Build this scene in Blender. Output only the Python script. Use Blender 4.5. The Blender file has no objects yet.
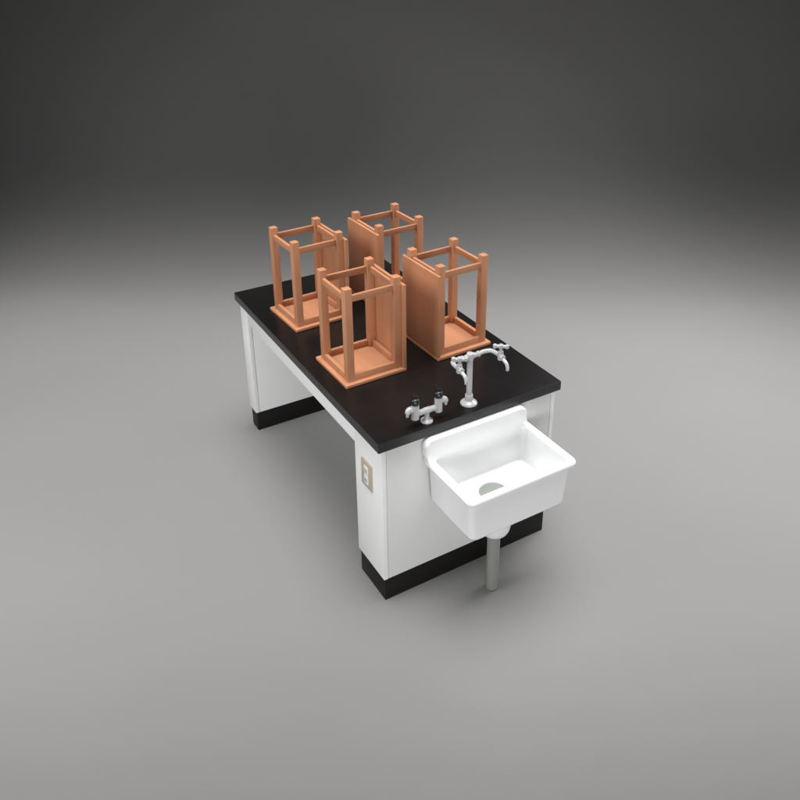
import bpy, bmesh, math, random
from mathutils import Vector, Matrix
random.seed(4)
sc = bpy.context.scene
C = sc.collection
V = Vector

# ------------------------------------------------------------------ materials
def mat(name, col, rough=.5, spec=.5, coat=0.0, bump=0.0, bump_scale=200, var=0.0, var_scale=3.0):
    m = bpy.data.materials.new(name); m.use_nodes = True
    nt = m.node_tree; N = nt.nodes; L = nt.links
    b = N['Principled BSDF']
    b.inputs['Base Color'].default_value = (*col, 1)
    b.inputs['Roughness'].default_value = rough
    b.inputs['Specular IOR Level'].default_value = spec
    b.inputs['Coat Weight'].default_value = coat
    b.inputs['Coat Roughness'].default_value = .15
    tc = N.new('ShaderNodeTexCoord')
    if var:
        n = N.new('ShaderNodeTexNoise'); n.inputs['Scale'].default_value = var_scale
        n.inputs['Detail'].default_value = 5
        L.new(tc.outputs['Object'], n.inputs['Vector'])
        mr = N.new('ShaderNodeMapRange')
        mr.inputs['From Min'].default_value = .25; mr.inputs['From Max'].default_value = .75
        mr.inputs['To Min'].default_value = 1 - var; mr.inputs['To Max'].default_value = 1 + var
        L.new(n.outputs['Fac'], mr.inputs['Value'])
        mx = N.new('ShaderNodeVectorMath'); mx.operation = 'SCALE'
        mx.inputs[0].default_value = col
        L.new(mr.outputs['Result'], mx.inputs['Scale'])
        L.new(mx.outputs['Vector'], b.inputs['Base Color'])
        r2 = N.new('ShaderNodeMapRange')
        r2.inputs['To Min'].default_value = max(.02, rough - .06); r2.inputs['To Max'].default_value = rough + .06
        L.new(n.outputs['Fac'], r2.inputs['Value'])
        L.new(r2.outputs['Result'], b.inputs['Roughness'])
    if bump:
        n2 = N.new('ShaderNodeTexNoise'); n2.inputs['Scale'].default_value = bump_scale
        n2.inputs['Detail'].default_value = 4
        L.new(tc.outputs['Object'], n2.inputs['Vector'])
        bp = N.new('ShaderNodeBump'); bp.inputs['Strength'].default_value = bump
        bp.inputs['Distance'].default_value = .002
        L.new(n2.outputs['Fac'], bp.inputs['Height'])
        L.new(bp.outputs['Normal'], b.inputs['Normal'])
    return m

def wood(name, axis):
    """beech-like wood, grain along one axis of the piece"""
    m = bpy.data.materials.new(name); m.use_nodes = True
    nt = m.node_tree; N = nt.nodes; L = nt.links
    b = N['Principled BSDF']
    b.inputs['Roughness'].default_value = .5
    b.inputs['Specular IOR Level'].default_value = .35
    tc = N.new('ShaderNodeTexCoord'); oi = N.new('ShaderNodeObjectInfo')
    sh = N.new('ShaderNodeVectorMath'); sh.operation = 'SCALE'; sh.inputs[0].default_value = (3.1, 7.7, 5.3)
    L.new(oi.outputs['Random'], sh.inputs['Scale'])
    ad = N.new('ShaderNodeVectorMath'); ad.operation = 'ADD'
    L.new(tc.outputs['Object'], ad.inputs[0]); L.new(sh.outputs['Vector'], ad.inputs[1])
    mp = N.new('ShaderNodeMapping')
    s = [1, 1, 1]; s[axis] = .07
    mp.inputs['Scale'].default_value = s
    L.new(ad.outputs['Vector'], mp.inputs['Vector'])
    n1 = N.new('ShaderNodeTexNoise'); n1.inputs['Scale'].default_value = 55; n1.inputs['Detail'].default_value = 6
    n1.inputs['Roughness'].default_value = .6; n1.inputs['Distortion'].default_value = .6
    n2 = N.new('ShaderNodeTexNoise'); n2.inputs['Scale'].default_value = 260; n2.inputs['Detail'].default_value = 3
    n3 = N.new('ShaderNodeTexNoise'); n3.inputs['Scale'].default_value = 9; n3.inputs['Detail'].default_value = 2
    for n in (n1, n2, n3): L.new(mp.outputs['Vector'], n.inputs['Vector'])
    cr = N.new('ShaderNodeValToRGB')
    cr.color_ramp.elements[0].position = .25; cr.color_ramp.elements[0].color = (*WOOD_D, 1)
    cr.color_ramp.elements[1].position = .72; cr.color_ramp.elements[1].color = (*WOOD_L, 1)
    mixf = N.new('ShaderNodeMath'); mixf.operation = 'MULTIPLY_ADD'
    mixf.inputs[1].default_value = .35
    L.new(n2.outputs['Fac'], mixf.inputs[0])
    mm = N.new('ShaderNodeMath'); mm.operation = 'MULTIPLY'; mm.inputs[1].default_value = .65
    L.new(n1.outputs['Fac'], mm.inputs[0]); L.new(mm.outputs[0], mixf.inputs[2])
    L.new(mixf.outputs[0], cr.inputs['Fac'])
    mr = N.new('ShaderNodeMapRange'); mr.inputs['From Min'].default_value = .3; mr.inputs['From Max'].default_value = .7
    mr.inputs['To Min'].default_value = .92; mr.inputs['To Max'].default_value = 1.08
    L.new(n3.outputs['Fac'], mr.inputs['Value'])
    sc_ = N.new('ShaderNodeVectorMath'); sc_.operation = 'SCALE'
    L.new(cr.outputs['Color'], sc_.inputs[0]); L.new(mr.outputs['Result'], sc_.inputs['Scale'])
    L.new(sc_.outputs['Vector'], b.inputs['Base Color'])
    bp = N.new('ShaderNodeBump'); bp.inputs['Strength'].default_value = .12; bp.inputs['Distance'].default_value = .001
    L.new(n2.outputs['Fac'], bp.inputs['Height']); L.new(bp.outputs['Normal'], b.inputs['Normal'])
    return m

WOOD_D = (.46, .200, .102); WOOD_L = (.54, .255, .137)
WX, WY, WZ = wood('wood_grain_across', 0), wood('wood_grain_along', 1), wood('wood_grain_upright', 2)
M_floor = mat('backdrop_paper', (.200, .198, .1955), .8, .2, bump=.03, bump_scale=90, var=.012, var_scale=2)
M_white = mat('white_laminate', (.83, .835, .83), .38, .4, bump=.02, bump_scale=60, var=.012, var_scale=4)
M_panel_shaded = mat('white_panel_shaded', (.69, .69, .686), .42, .4, bump=.02, bump_scale=60, var=.012, var_scale=4)  # darker white for the near pedestal: shade under the overhang put into the colour
M_black = mat('black_worktop', (.006, .0053, .0052), .28, .4, bump=.012, bump_scale=120, var=.05, var_scale=6)
M_edge_sheen = mat('worktop_edge_sheen', (.016, .0172, .018), .36, .5, var=.05, var_scale=12)  # black worktop's sides in lighter grey: reflected light painted into the colour
M_plinth = mat('black_plinth', (.006, .005, .0045), .5, .25, bump=.03, bump_scale=120, var=.1, var_scale=8)
M_sink = mat('white_ceramic', (.83, .835, .84), .16, .5, coat=.3, var=.008, var_scale=5)
M_chrome = mat('white_enamel', (.45, .45, .46), .22, .5, coat=.3, var=.02, var_scale=20)
M_knob = mat('black_rubber', (.012, .014, .016), .32, .5, var=.1, var_scale=30)
M_pipe = mat('grey_pipe', (.24, .245, .225), .38, .4, var=.03, var_scale=15)
M_drain = mat('grey_strainer', (.235, .25, .232), .5, .4, var=.02, var_scale=30)
M_beige = mat('beige_plate', (.46, .385, .315), .4, .4, var=.03, var_scale=40)
M_socket = mat('white_socket', (.80, .79, .77), .35, .4, var=.02, var_scale=60)
M_slot = mat('dark_slot', (.10, .09, .085), .6, .3, var=.1, var_scale=60)
M_hole = mat('dark_hole', (.08, .035, .02), .7, .2, var=.1, var_scale=60)

# ------------------------------------------------------------------ helpers
def obj(name, bm, m, parent=None, smooth=False, loc=None):
    me = bpy.data.meshes.new(name)
    bmesh.ops.recalc_face_normals(bm, faces=bm.faces)
    bm.to_mesh(me); bm.free()
    me.materials.append(m)
    if smooth:
        for p in me.polygons: p.use_smooth = True
    o = bpy.data.objects.new(name, me); C.objects.link(o)
    if parent: o.parent = parent
    if loc: o.location = loc
    return o

def empty(name, label, cat, loc=(0, 0, 0), rz=0, group=None):
    o = bpy.data.objects.new(name, None); C.objects.link(o)
    o.empty_display_size = .1
    o.location = loc; o.rotation_euler = (0, 0, rz)
    o['label'] = label; o['category'] = cat
    if group: o['group'] = group
    return o

def box(bm, x0, x1, y0, y1, z0, z1, bev=0.0, seg=2):
    t = bmesh.new()
    bmesh.ops.create_cube(t, size=1)
    for v in t.verts:
        v.co = V(((x0 + x1) / 2 + v.co.x * (x1 - x0), (y0 + y1) / 2 + v.co.y * (y1 - y0), (z0 + z1) / 2 + v.co.z * (z1 - z0)))
    if bev:
        bmesh.ops.bevel(t, geom=t.edges[:] + t.verts[:], offset=bev, segments=seg, profile=.6, affect='EDGES')
    join(bm, t); return bm

def join(bm, t):
    me = bpy.data.meshes.new('tmp'); t.to_mesh(me); t.free()
    bm.from_mesh(me); bpy.data.meshes.remove(me)

def B(*a, **k): return box(bmesh.new(), *a, **k)

def lathe(bm, prof, c=(0, 0, 0), axis=(0, 0, 1), n=40):
    """closed profile [(r, h)...] spun about axis through c"""
    R = V((0, 0, 1)).rotation_difference(V(axis)).to_matrix(); c = V(c)
    rings = []
    for r, h in prof:
        if r < 1e-6: rings.append([bm.verts.new(c + R @ V((0, 0, h)))])
        else: rings.append([bm.verts.new(c + R @ V((r * math.cos(2 * math.pi * i / n), r * math.sin(2 * math.pi * i / n), h))) for i in range(n)])
    for a, b in zip(rings, rings[1:]):
        for i in range(n):
            j = (i + 1) % n
            if len(a) == 1 and len(b) == 1: continue
            if len(a) == 1: bm.faces.new((a[0], b[i], b[j]))
            elif len(b) == 1: bm.faces.new((a[i], a[j], b[0]))
            else: bm.faces.new((a[i], a[j], b[j], b[i]))
    return bm

def rprof(r, h0, h1, e):
    """cylinder profile with rounded rims"""
    p = [(0, h0)]
    for k in range(5):
        a = math.pi / 2 * k / 4; p.append((r - e + e * math.sin(a), h0 + e - e * math.cos(a)))
    for k in range(5):
        a = math.pi / 2 * k / 4; p.append((r - e + e * math.cos(a), h1 - e + e * math.sin(a)))
    p.append((0, h1)); return p

def spline(P, k=8):
    P = [V(p) for p in P]; out = []
    Q = [2 * P[0] - P[1]] + P + [2 * P[-1] - P[-2]]
    for i in range(1, len(Q) - 2):
        a, b, c, d = Q[i - 1:i + 3]
        for s in range(k):
            t = s / k
            out.append(.5 * ((2 * b) + (c - a) * t + (2 * a - 5 * b + 4 * c - d) * t * t + (3 * b - a - 3 * c + d) * t ** 3))
    out.append(P[-1]); return out

def tube(bm, P, r, n=20, r_end=None):
    P = [V(p) for p in P]; rings = []
    T0 = (P[1] - P[0]).normalized(); U = T0.orthogonal().normalized()
    m = len(P)
    for i, p in enumerate(P):
        T = (P[min(i + 1, m - 1)] - P[max(i - 1, 0)]).normalized()
        U = (U - T * U.dot(T)).normalized(); W_ = T.cross(U)
        rr = r if r_end is None else r + (r_end - r) * i / (m - 1)
        rings.append([bm.verts.new(p + rr * (math.cos(2 * math.pi * k / n) * U + math.sin(2 * math.pi * k / n) * W_)) for k in range(n)])
    for a, b in zip(rings, rings[1:]):
        for k in range(n):
            bm.faces.new((a[k], a[(k + 1) % n], b[(k + 1) % n], b[k]))
    bm.faces.new(rings[0]); bm.faces.new(rings[-1])
    return bm

def autosmooth(o, ang=35):
    for p in o.data.polygons: p.use_smooth = True
    o.data.set_sharp_from_angle(angle=math.radians(ang))
    return o

# ------------------------------------------------------------------ measures
W, L, H, T = .9, 1.594, .8207, .043
ZB = .119                                   # top of the plinth
OX, OXR, OY, OYB = .0207, .0184, .0145, .0146
DEP_F, DEP_B = .2313, .0982
SP = .0195                                  # thickness of the side panels

# ------------------------------------------------------------------ backdrop: one paper sweep
def sweep():
    bm = bmesh.new()
    az = math.radians(SWEEP_AZ); f = V((math.cos(az), math.sin(az), 0)); s = V((math.sin(az), -math.cos(az), 0))
    o = V((-1.22, -2.33, 0))
    prof = [(-4.0, 0)] + [(x, 0) for x in [-2, 0, 1, 2, 3, 4]]
    n = 32
    for k in range(n + 1):
        a = math.pi / 2 * k / n * .97
        prof.append((SWEEP_D + SWEEP_R * math.sin(a), SWEEP_R * (1 - math.cos(a))))
    dx, dz = math.cos(math.pi / 2 * .97), math.sin(math.pi / 2 * .97)
    x, z = prof[-1]
    for k in range(1, 6): prof.append((x + dx * k * .8, z + dz * k * .8))
    cols = [-9 + .75 * i for i in range(25)]
    g = [[bm.verts.new(o + f * x + s * c + V((0, 0, z))) for c in cols] for x, z in prof]
    for a, b in zip(g, g[1:]):
        for i in range(len(cols) - 1): bm.faces.new((a[i], a[i + 1], b[i + 1], b[i]))
    for fc in bm.faces: fc.normal_update()
    ob = obj('floor', bm, M_floor, smooth=True)
    ob['kind'] = 'structure'
    if ob.data.polygons[0].normal.z < 0: ob.data.flip_normals()
SWEEP_AZ, SWEEP_D, SWEEP_R = 57.0, 5.75, 1.3
sweep()

# ------------------------------------------------------------------ lab table
table = empty('lab_table', 'white laboratory table with glossy black worktop and black plinths, carrying four upturned stools', 'table', (W / 2, L / 2, 0))
tl = V((-W / 2, -L / 2, 0))
def tpart(name, bm, m, parent=None, smooth=False):
    bm.transform(Matrix.Translation(tl)); return autosmooth(obj(name, bm, m, parent or table))
top = tpart('tabletop', B(0, W, 0, L, H - T, H, bev=.0022, seg=3), M_black)
top.data.materials.append(M_edge_sheen)
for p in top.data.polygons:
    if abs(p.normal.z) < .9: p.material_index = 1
x0, x1 = OX, W - OXR
zt = H - T - .001
def pedestal(y0, y1, rec0, rec1, mp):
    # two upright side panels with end panels let in between them, on a black plinth
    root = tpart('pedestal', B(x0 + SP + .012, x1 - SP - .012, y0 + .025, y1 - .025, ZB + .002, zt - .004), mp)
    for a, b in ((x0, x0 + SP), (x1 - SP, x1)):
        tpart('side_panel', B(a, b, y0, y1, ZB, zt, bev=.0012), M_white, root)
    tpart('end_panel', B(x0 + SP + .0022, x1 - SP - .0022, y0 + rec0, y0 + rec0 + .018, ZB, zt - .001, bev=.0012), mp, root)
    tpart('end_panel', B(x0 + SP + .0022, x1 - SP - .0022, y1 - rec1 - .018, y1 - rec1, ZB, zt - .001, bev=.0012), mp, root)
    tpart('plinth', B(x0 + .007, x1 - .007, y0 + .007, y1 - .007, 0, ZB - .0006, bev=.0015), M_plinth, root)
pedestal(OY, OY + DEP_F, .0012, .0012, M_panel_shaded)
pedestal(L - OYB - DEP_B, L - OYB, .0012, .0012, M_white)
ya, yb = OY + DEP_F + .0006, L - OYB - DEP_B - .0006
for a, b in ((x0 + .0006, x0 + SP), (x1 - SP, x1 - .0006)):
    tpart('apron', B(a, b, ya, yb, .681, zt, bev=.0012), M_white)

# power outlet on the left side of the near pedestal
out = tpart('power_outlet', B(x0 - .007, x0 + .002, .0945, .181, .523, .648, bev=.0025), M_beige)
for zc in (.608, .563):
    s = tpart('socket', B(x0 - .0098, x0 - .004, .119, .152, zc - .0205, zc + .0205, bev=.002), M_socket, out)
    for yy in (.1295, .1415):
        tpart('slot', B(x0 - .0104, x0 - .009, yy - .002, yy + .002, zc - .010, zc + .010), M_slot, out)

# ------------------------------------------------------------------ stools
SX, SY, SH = .299, .3005, .4517
BT, PT, PH = .017, .0145, .4172
LG, OFF = .0335, .0191
def make_stool(name, label, group):
    r = empty(name, label, 'stool', group=group)
    autosmooth(obj('seat', B(-SX / 2, SX / 2, -SY / 2, SY / 2, 0.0006, BT, bev=.0045, seg=4), WY, r))
    lx = (-SX / 2 + OFF + LG / 2, SX / 2 - PT - LG / 2 - .0006); ly = (-SY / 2 + OFF + LG / 2, SY / 2 - OFF - LG / 2)
    for a in lx:
        for b in ly:
            autosmooth(obj('leg', B(a - LG / 2, a + LG / 2, b - LG / 2, b + LG / 2, BT + .0004, SH, bev=.0013, seg=2), WZ, r))
    h = LG / 2
    # aprons against the seat, stretchers near the feet
    for nm, z0, z1, th, rec in (('apron_rail', BT + .0008, .047, .017, .0015), ('stretcher', .3885, PH, .0135, .008)):
        for b, sg in ((ly[0], -1), (ly[1], 1)):
            e = b + sg * (h - rec); lo, hi = min(e, e - sg * th), max(e, e - sg * th)
            autosmooth(obj(nm, B(lx[0] + h - .001, lx[1] - h + .001, lo, hi, z0, z1, bev=.0008), WX, r))
        for a, sg in ((lx[0], -1), (lx[1], 1)):
            e = a + sg * (h - rec); lo, hi = min(e, e - sg * th), max(e, e - sg * th)
            autosmooth(obj(nm, B(lo, hi, ly[0] + h - .001, ly[1] - h + .001, z0, z1, bev=.0008), WY, r))
    p = autosmooth(obj('side_panel', B(SX / 2 - PT, SX / 2 - .0004, -SY / 2 + .0006, SY / 2 - .0006, BT + .0008, PH, bev=.0014, seg=2), WZ, r))
    for z in (.272, .072):
        for y in (ly[0] + h + .034,):
            b = bmesh.new(); lathe(b, [(0, -.0008), (.0042, -.0008), (.0042, .002), (0, .002)], (SX / 2 - PT, y, z), (1, 0, 0), 12)
            obj('screw_hole', b, M_hole, p)
    return r
def copy_tree(o, parent=None):
    c = o.copy(); C.objects.link(c); c.parent = parent
    for ch in list(o.children): copy_tree(ch, c)
    return c
spots = [(.2219, .5698, .0136, 'upturned wooden stool nearest the front left edge of the table, side panel on its right'),
         (.2410, .1560 + 1, .0470, 'upturned wooden stool at the back left corner of the black worktop, panel turned right'),
         (.6853, 1.1406, .0353 + math.pi, 'upturned wooden stool farthest back on the right, half hidden behind the other three stools'),
         (.6770, .5704, .0287 + math.pi, 'upturned wooden stool right behind the white faucet, broad side panel facing left')]
st = make_stool('wooden_stool', '', 'stools upturned on the table')
for i, (x, y, a, lb) in enumerate(spots):
    s = st if i == 0 else copy_tree(st)
    s.location = (x, y, H); s.rotation_euler = (0, 0, a); s['label'] = lb

# ------------------------------------------------------------------ sink
SA, SB, SD = .2035, .7300, .3300
RZ, FZ = .678, .512
YB = OY - .0006
sink = empty('sink', 'white ceramic sink with high back on the end of the table, grey waste pipe below', 'sink', (.4645, YB, .49))
def sk(P): return (P[0] - .4645, P[1] - YB, P[2] - .49)
def rbox(x0, x1, y0, y1, z0, z1, cr, dx=0, dy=0, n=8, er=.0):
    """box with rounded vertical corners; bottom drawn in by dx, dy (front and sides)"""
    bm = bmesh.new(); rings = []
    lev = [(z0, 1.0, er), (z0 + er * .3, 1 - 0, er * .3), (z0 + er, 1.0, 0), (z1, 0, 0)] if er else [(z0, 1.0, 0), (z1, 0, 0)]
    for z, k, ins in lev:
        if z1 > z0: k = (z1 - z) / (z1 - z0)
        a, b, c, d = x0 + dx * k + ins, x1 - dx * k - ins, y0 + dy * k + ins, y1
        ring = []
        for (cx, cy, s0) in ((b - cr, d - cr, 0), (a + cr, d - cr, 1), (a + cr, c + cr, 2), (b - cr, c + cr, 3)):
            for i in range(n + 1):
                t = (s0 + i / n) * math.pi / 2
                ring.append(bm.verts.new((cx + cr * math.cos(t), cy + cr * math.sin(t), z)))
        rings.append(ring)
    for a, b in zip(rings, rings[1:]):
        m = len(a)
        for i in range(m): bm.faces.new((a[i], a[(i + 1) % m], b[(i + 1) % m], b[i]))
    bm.faces.new(rings[0][::-1]); bm.faces.new(rings[-1])
    bmesh.ops.recalc_face_normals(bm, faces=bm.faces)
    return bm
def temp(bm):
    bmesh.ops.recalc_face_normals(bm, faces=bm.faces)
    me = bpy.data.meshes.new('tmp'); bm.to_mesh(me); bm.free()
    o = bpy.data.objects.new('tmp', me); C.objects.link(o); return o
def baked(o):
    dg = bpy.context.evaluated_depsgraph_get(); dg.update()
    return bpy.data.meshes.new_from_object(o.evaluated_get(dg))
solid = bmesh.new()
join(solid, rbox(SA + .019, SB - .016, -SD + .018, YB, .459, RZ - .004, .030, .014, .010, er=.012))
solids = [temp(solid)]
rim = rbox(SA, SB, -SD, YB, RZ - .027, RZ, .032)
bmesh.ops.bevel(rim, geom=[e for e in rim.edges if abs(e.verts[0].co.z - e.verts[1].co.z) < 1e-5], offset=.0122, segments=6, profile=.5, affect='EDGES')
solids.append(temp(rim))
# upright back: outline in x-z with rounded top corners, plus a coved foot where it meets the side rims
YF = -.024
def slab(pts, y0, y1):
    bm = bmesh.new()
    a = [bm.verts.new((x, y0, z)) for x, z in pts]; b = [bm.verts.new((x, y1, z)) for x, z in pts]
    m = len(pts)
    for i in range(m): bm.faces.new((a[i], a[(i + 1) % m], b[(i + 1) % m], b[i]))
    bm.faces.new(a[::-1]); bm.faces.new(b)
    bmesh.ops.recalc_face_normals(bm, faces=bm.faces); return bm
HT, cr = .7745, .036
BA, BB = SA - .003, SB - .0255
pts = [(BA, RZ + .022), (BA + .006, RZ + .004), (BA + .022, RZ - .018), (BB, RZ - .018)]
pts += [(BB - cr + cr * math.cos(t), HT - cr + cr * math.sin(t)) for t in [math.pi / 2 * i / 8 for i in range(9)]]
pts += [(BA + cr - cr * math.sin(t), HT - cr + cr * math.cos(t)) for t in [math.pi / 2 * i / 8 for i in range(9)]]
back = slab(pts, YF, YB)
bmesh.ops.bevel(back, geom=[e for e in back.edges if e.verts[0].co.y < YF + 1e-4 and e.verts[1].co.y < YF + 1e-4], offset=.009, segments=4, profile=.5, affect='EDGES')
solids.append(temp(back))
def cove(xa, xb, cv=.034):
    bm = bmesh.new()
    P = [(YB - .004, RZ - .015), (YF - cv, RZ - .015), (YF - cv, RZ - .0015)]
    P += [(YF - cv + cv * math.sin(t), RZ - .0015 + cv * (1 - math.cos(t))) for t in [math.pi / 2 * i / 10 for i in range(1, 10)]]
    P += [(YF + .001, RZ + cv), (YB - .004, RZ + cv)]
    a = [bm.verts.new((xa, y, z)) for y, z in P]; b = [bm.verts.new((xb, y, z)) for y, z in P]
    m = len(P)
    for i in range(m): bm.faces.new((a[i], a[(i + 1) % m], b[(i + 1) % m], b[i]))
    bm.faces.new(a[::-1]); bm.faces.new(b)
    bmesh.ops.recalc_face_normals(bm, faces=bm.faces); return bm
def fillet(xw, xo, sg, r):
    # concave fillet between the end of the upright back and the top of the rim
    P = [(xw - sg * .004, RZ - .015), (xw + sg * r, RZ - .015), (xw + sg * r, RZ - .001)]
    P += [(xw + sg * r * (1 - math.sin(t)), RZ - .001 + r * (1 - math.cos(t))) for t in [math.pi / 2 * i / 10 for i in range(1, 10)]]
    P += [(xw, RZ - .001 + r), (xw - sg * .004, RZ - .001 + r)]
    return slab(P, YF + .004, YB - .003)
solids.append(temp(fillet(BB, SB, 1, .022)))
solids.append(temp(cove(SA + .002, SA + .021))); solids.append(temp(cove(SB - .045, SB - .0262)))
# collar under the bowl, round the waste
bowl = bmesh.new()
lathe(bowl, [(0, -.158), (.034, -.158), (.046, -.154), (.057, -.144), (.065, -.128), (.069, -.106), (.070, -.08), (.070, .012), (0, .012)], (.4585, -.150, .459))
solids.append(temp(bowl))
base = solids[0]
for s in solids[1:]:
    md = base.modifiers.new('u', 'BOOLEAN'); md.operation = 'UNION'; md.solver = 'EXACT'; md.object = s
cav = temp(rbox(SA + .0185, SB - .024, -SD + .019, YF - .0005, FZ, RZ + .25, .026, .022, .014))
hole = bmesh.new(); lathe(hole, [(0, -.013), (.062, -.013), (.062, .03), (0, .03)], (.4545, -.141, FZ))
hole = temp(hole)
for s in (cav, hole):
    md = base.modifiers.new('d', 'BOOLEAN'); md.operation = 'DIFFERENCE'; md.solver = 'EXACT'; md.object = s
md = base.modifiers.new('r', 'REMESH'); md.mode = 'VOXEL'; md.voxel_size = .0028; md.use_smooth_shade = True
md = base.modifiers.new('s', 'SMOOTH'); md.iterations = 7; md.factor = .5
me = baked(base)
me.materials.clear(); me.materials.append(M_sink)
me.transform(Matrix.Translation((-.4645, -YB, -.49)))
for p in me.polygons: p.use_smooth = True
ob = bpy.data.objects.new('basin', me); C.objects.link(ob); ob.parent = sink
for s in solids + [cav, hole]: bpy.data.objects.remove(s)
def spart(name, bm, m):
    bm.transform(Matrix.Translation((-.4645, -YB, -.49))); return autosmooth(obj(name, bm, m, sink))
b = bmesh.new()
lathe(b, [(0, 0), (.0595, 0), (.0605, .001), (.0605, .005), (.0595, .0065), (.010, .0062), (.008, .0050), (0, .0050)], (.4545, -.141, FZ - .0135))
spart('drain', b, M_drain)
b = bmesh.new(); lathe(b, rprof(.027, .0006, .312, .006), (.4585, -.150, 0))
spart('waste_pipe', b, M_pipe)

# ------------------------------------------------------------------ faucet
FX, FY = .4575, .060
fau = empty('faucet', 'tall white twin-tap laboratory faucet with swan arms standing behind the sink', 'faucet', (FX, FY, H))
def fp(name, bm, m, parent=None):
    return autosmooth(obj(name, bm, m, parent or fau), 50)
b = bmesh.new()
lathe(b, [(0, .0005), (.033, .0005), (.0355, .003), (.0355, .007), (.033, .011), (.022, .016), (.0165, .019), (.0165, .044), (.0155, .046), (0, .046)])
fp('base_flange', b, M_chrome)
b = bmesh.new(); lathe(b, rprof(.0122, .04, .226, .003)); lathe(b, rprof(.0148, .208, .240, .004))
fp('post', b, M_chrome)
ZT = .224
def arm(sg, reach):
    b = bmesh.new()
    lathe(b, rprof(.0115, .012, .024, .002), (0, 0, ZT), (sg, 0, 0), 24)
    lathe(b, rprof(.0125, .034, .044, .002), (0, 0, ZT), (sg, 0, 0), 24)
    P = spline([(sg * .008, 0, ZT), (sg * .04, 0, ZT), (sg * (reach - .035), 0, ZT + .003), (sg * (reach - .007), -.010, ZT + .004), (sg * reach, -.036, ZT + .004), (sg * reach, -.064, ZT + .003)], 8)
    tube(b, P, .0088)
    fp('arm', b, M_chrome)
    vx, vy, vz = sg * reach, -.068, ZT + .003
    b = bmesh.new()
    lathe(b, rprof(.0125, -.015, .015, .004), (vx, vy, vz))
    lathe(b, rprof(.0105, .012, .026, .002), (vx, vy, vz))
    lathe(b, rprof(.0122, -.019, .006, .002), (vx, vy, vz), (0, 1, 0), 24)
    t = fp('tap', b, M_chrome)
    b = bmesh.new()
    lathe(b, rprof(.0058, .02, .044, .001), (vx, vy, vz), n=20)
    a = math.radians(-38 if sg > 0 else -30)
    d = V((math.cos(a), math.sin(a), 0)); c = V((vx, vy, vz + .046))
    tube(b, [c - d * .029, c - d * .0275, c - d * .022, c - d * .008, c, c + d * .008, c + d * .022, c + d * .0275, c + d * .029], .0068, 18)
    lathe(b, rprof(.0095, -.009, .009, .003), c, n=24)
    for q in (-1, 1): lathe(b, rprof(.0085, -.0085, .0085, .004), c + d * q * .024, n=20)
    fp('handle', b, M_chrome, t)
    b = bmesh.new()
    P = spline([(vx, vy - .008, vz - .004), (vx, vy - .024, vz - .007), (vx, vy - .040, vz - .014), (vx, vy - .048, vz - .027), (vx, vy - .049, vz - .040)], 8)
    tube(b, P, .0078, r_end=.0070)
    fp('spout', b, M_chrome, t)
arm(-1, .097); arm(1, .101)

# ------------------------------------------------------------------ gas tap
GX, GY = .2425, .041
gas = empty('gas_tap', 'small white double gas tap with two black knobs, left of the tall faucet', 'gas tap', (GX, GY, H))
def gp(name, bm, m, parent=None): return autosmooth(obj(name, bm, m, parent or gas), 50)
b = bmesh.new()
lathe(b, [(0, .0005), (.023, .0005), (.025, .002), (.025, .006), (.022, .010), (.013, .013), (.0105, .016), (.0105, .045), (0, .045)])
gp('base_flange', b, M_chrome)
ZC = .052
b = bmesh.new(); tube(b, [(-.052, 0, ZC), (0, 0, ZC), (.052, 0, ZC)], .0118); lathe(b, rprof(.0135, -.014, .014, .003), (0, 0, ZC), (1, 0, 0), 24)
gp('crossbar', b, M_chrome)
for sg in (-1, 1):
    vx = sg * .054
    b = bmesh.new()
    lathe(b, rprof(.0165, ZC - .022, ZC + .047, .003), (vx, 0, 0))
    v = gp('valve', b, M_chrome)
    b = bmesh.new()
    lathe(b, [(0, ZC + .046), (.0175, ZC + .046), (.0182, ZC + .049), (.0175, ZC + .066), (.013, ZC + .071), (.0, ZC + .073)], (vx, 0, 0), n=28)
    # raised lever blade
    t = bmesh.new()
    pr = [(-.017, ZC + .064), (.015, ZC + .064), (.013, ZC + .082), (.004, ZC + .086), (-.010, ZC + .104), (-.016, ZC + .104), (-.012, ZC + .084)]
    aa = [t.verts.new((x, -.0045, z)) for x, z in pr]; bb = [t.verts.new((x, .0045, z)) for x, z in pr]
    for i in range(len(pr)): t.faces.new((aa[i], aa[(i + 1) % len(pr)], bb[(i + 1) % len(pr)], bb[i]))
    t.faces.new(aa[::-1]); t.faces.new(bb)
    bmesh.ops.recalc_face_normals(t, faces=t.faces)
    bmesh.ops.bevel(t, geom=t.edges[:], offset=.0014, segments=2, affect='EDGES')
    t.transform(Matrix.Translation((vx, 0, 0)) @ Matrix.Rotation(math.radians(-12), 4, 'Z'))
    join(b, t)
    gp('knob', b, M_knob, v)
    b = bmesh.new()
    zn = ZC + .026
    P = spline([(vx + sg * .010, 0, zn), (vx + sg * .024, 0, zn + .002), (vx + sg * .032, 0, zn - .003), (vx + sg * .034, 0, zn - .012)], 8)
    tube(b, P, .0125, r_end=.0110)
    lathe(b, rprof(.0062, -.028, -.010, .0015), (vx + sg * .035, 0, zn), n=20)
    lathe(b, rprof(.0135, .014, .024, .003), (vx, 0, zn), (sg, 0, 0), 24)
    gp('hose_nozzle', b, M_chrome, v)

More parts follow.
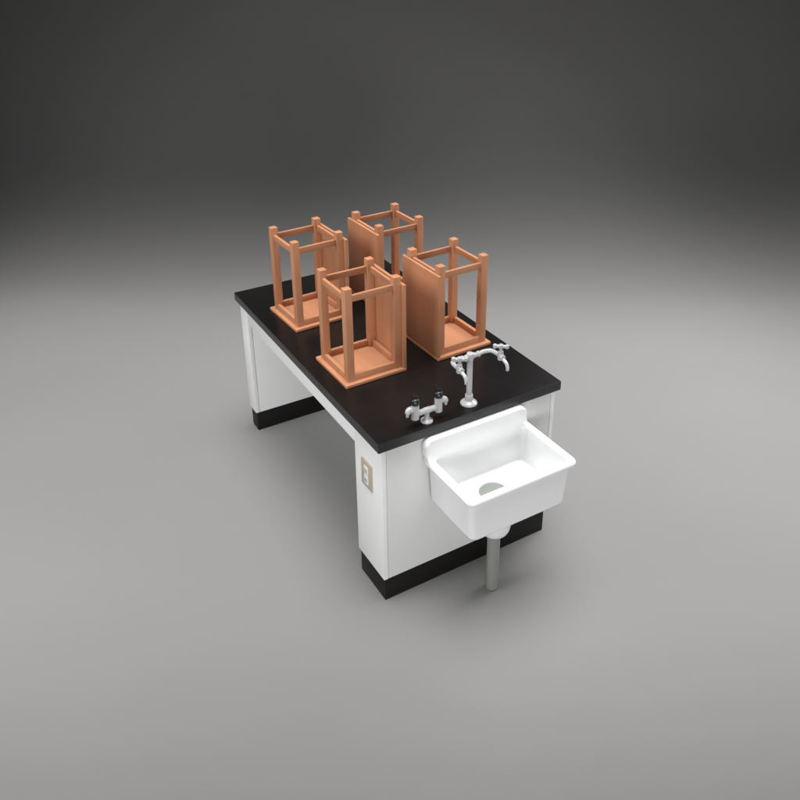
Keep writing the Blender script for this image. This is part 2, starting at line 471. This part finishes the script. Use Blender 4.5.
# ------------------------------------------------------------------ light
w = bpy.data.worlds.new('World'); sc.world = w; w.use_nodes = True
bg = w.node_tree.nodes['Background']
bg.inputs['Color'].default_value = (1.0, .985, .965, 1); bg.inputs['Strength'].default_value = .02
def area(name, loc, aim, sx, sy, power, col=(1, 1, 1), spread=180):
    l = bpy.data.lights.new(name, 'AREA'); l.shape = 'RECTANGLE'; l.size = sx; l.size_y = sy
    l.energy = power; l.color = col; l.spread = math.radians(spread)
    o = bpy.data.objects.new(name, l); C.objects.link(o); o.location = loc
    o.rotation_euler = (V(aim) - V(loc)).to_track_quat('-Z', 'Y').to_euler()
    return o
AZ = math.radians(58.8)
def down(name, d, lat, z, sx, sy, power, spread, col):
    # a softbox hung flat over the set: d metres along the view from under the camera, lat to the right
    x = -1.22 + d * math.cos(AZ) + lat * math.sin(AZ); y = -2.33 + d * math.sin(AZ) - lat * math.cos(AZ)
    o = area(name, (x, y, z), (x, y, 0), sx, sy, power, col, spread)
    o.rotation_euler = (0, 0, AZ - math.pi / 2); return o
WARM = (1, .992, .98)
down('softbox_overhead', 3.8, .2, 3.0, 8.0, 4.4, 150, 50, WARM)
area('softbox_left', (-2.6, .8, 2.7), (.2, .9, 0), 2.0, 1.6, 34, (1, 1, 1), 120)
area('softbox_front', (-1.6, -4.4, .9), (.4, .6, .1), 3.0, 1.0, 31, (1, 1, 1), 90)
area('softbox_right', (3.4, -.6, 1.7), (.8, .6, .2), 1.8, 1.6, 14, (1, 1, 1), 130)
area('softbox_high_right', (3.6, .7, 2.9), (1.2, .8, 0), 2.0, 1.6, 34, (1, 1, 1), 110)

# ------------------------------------------------------------------ camera
cam = bpy.data.cameras.new('camera'); co = bpy.data.objects.new('camera', cam); C.objects.link(co)
pos = V((-1.2226834, -2.3264207, 2.7003499))
fw = V((0.4707308, 0.77634786, -0.41916168)).normalized(); roll = .00036793
r = fw.cross(V((0, 0, 1))).normalized(); u = r.cross(fw)
r, u = math.cos(roll) * r + math.sin(roll) * u, math.cos(roll) * u - math.sin(roll) * r
Mx = Matrix((r, u, -fw)).transposed().to_4x4(); Mx.translation = pos
co.matrix_world = Mx
cam.sensor_width = 36; cam.sensor_fit = 'HORIZONTAL'; cam.lens = 832.16397 / 800 * 36
cam.shift_x = -20.4106 / 800; cam.shift_y = -114.1561 / 800
cam.clip_start = .05; cam.clip_end = 200
sc.camera = co
sc.view_settings.view_transform = 'Standard'; sc.view_settings.look = 'None'
sc.view_settings.exposure = 0; sc.view_settings.gamma = 1
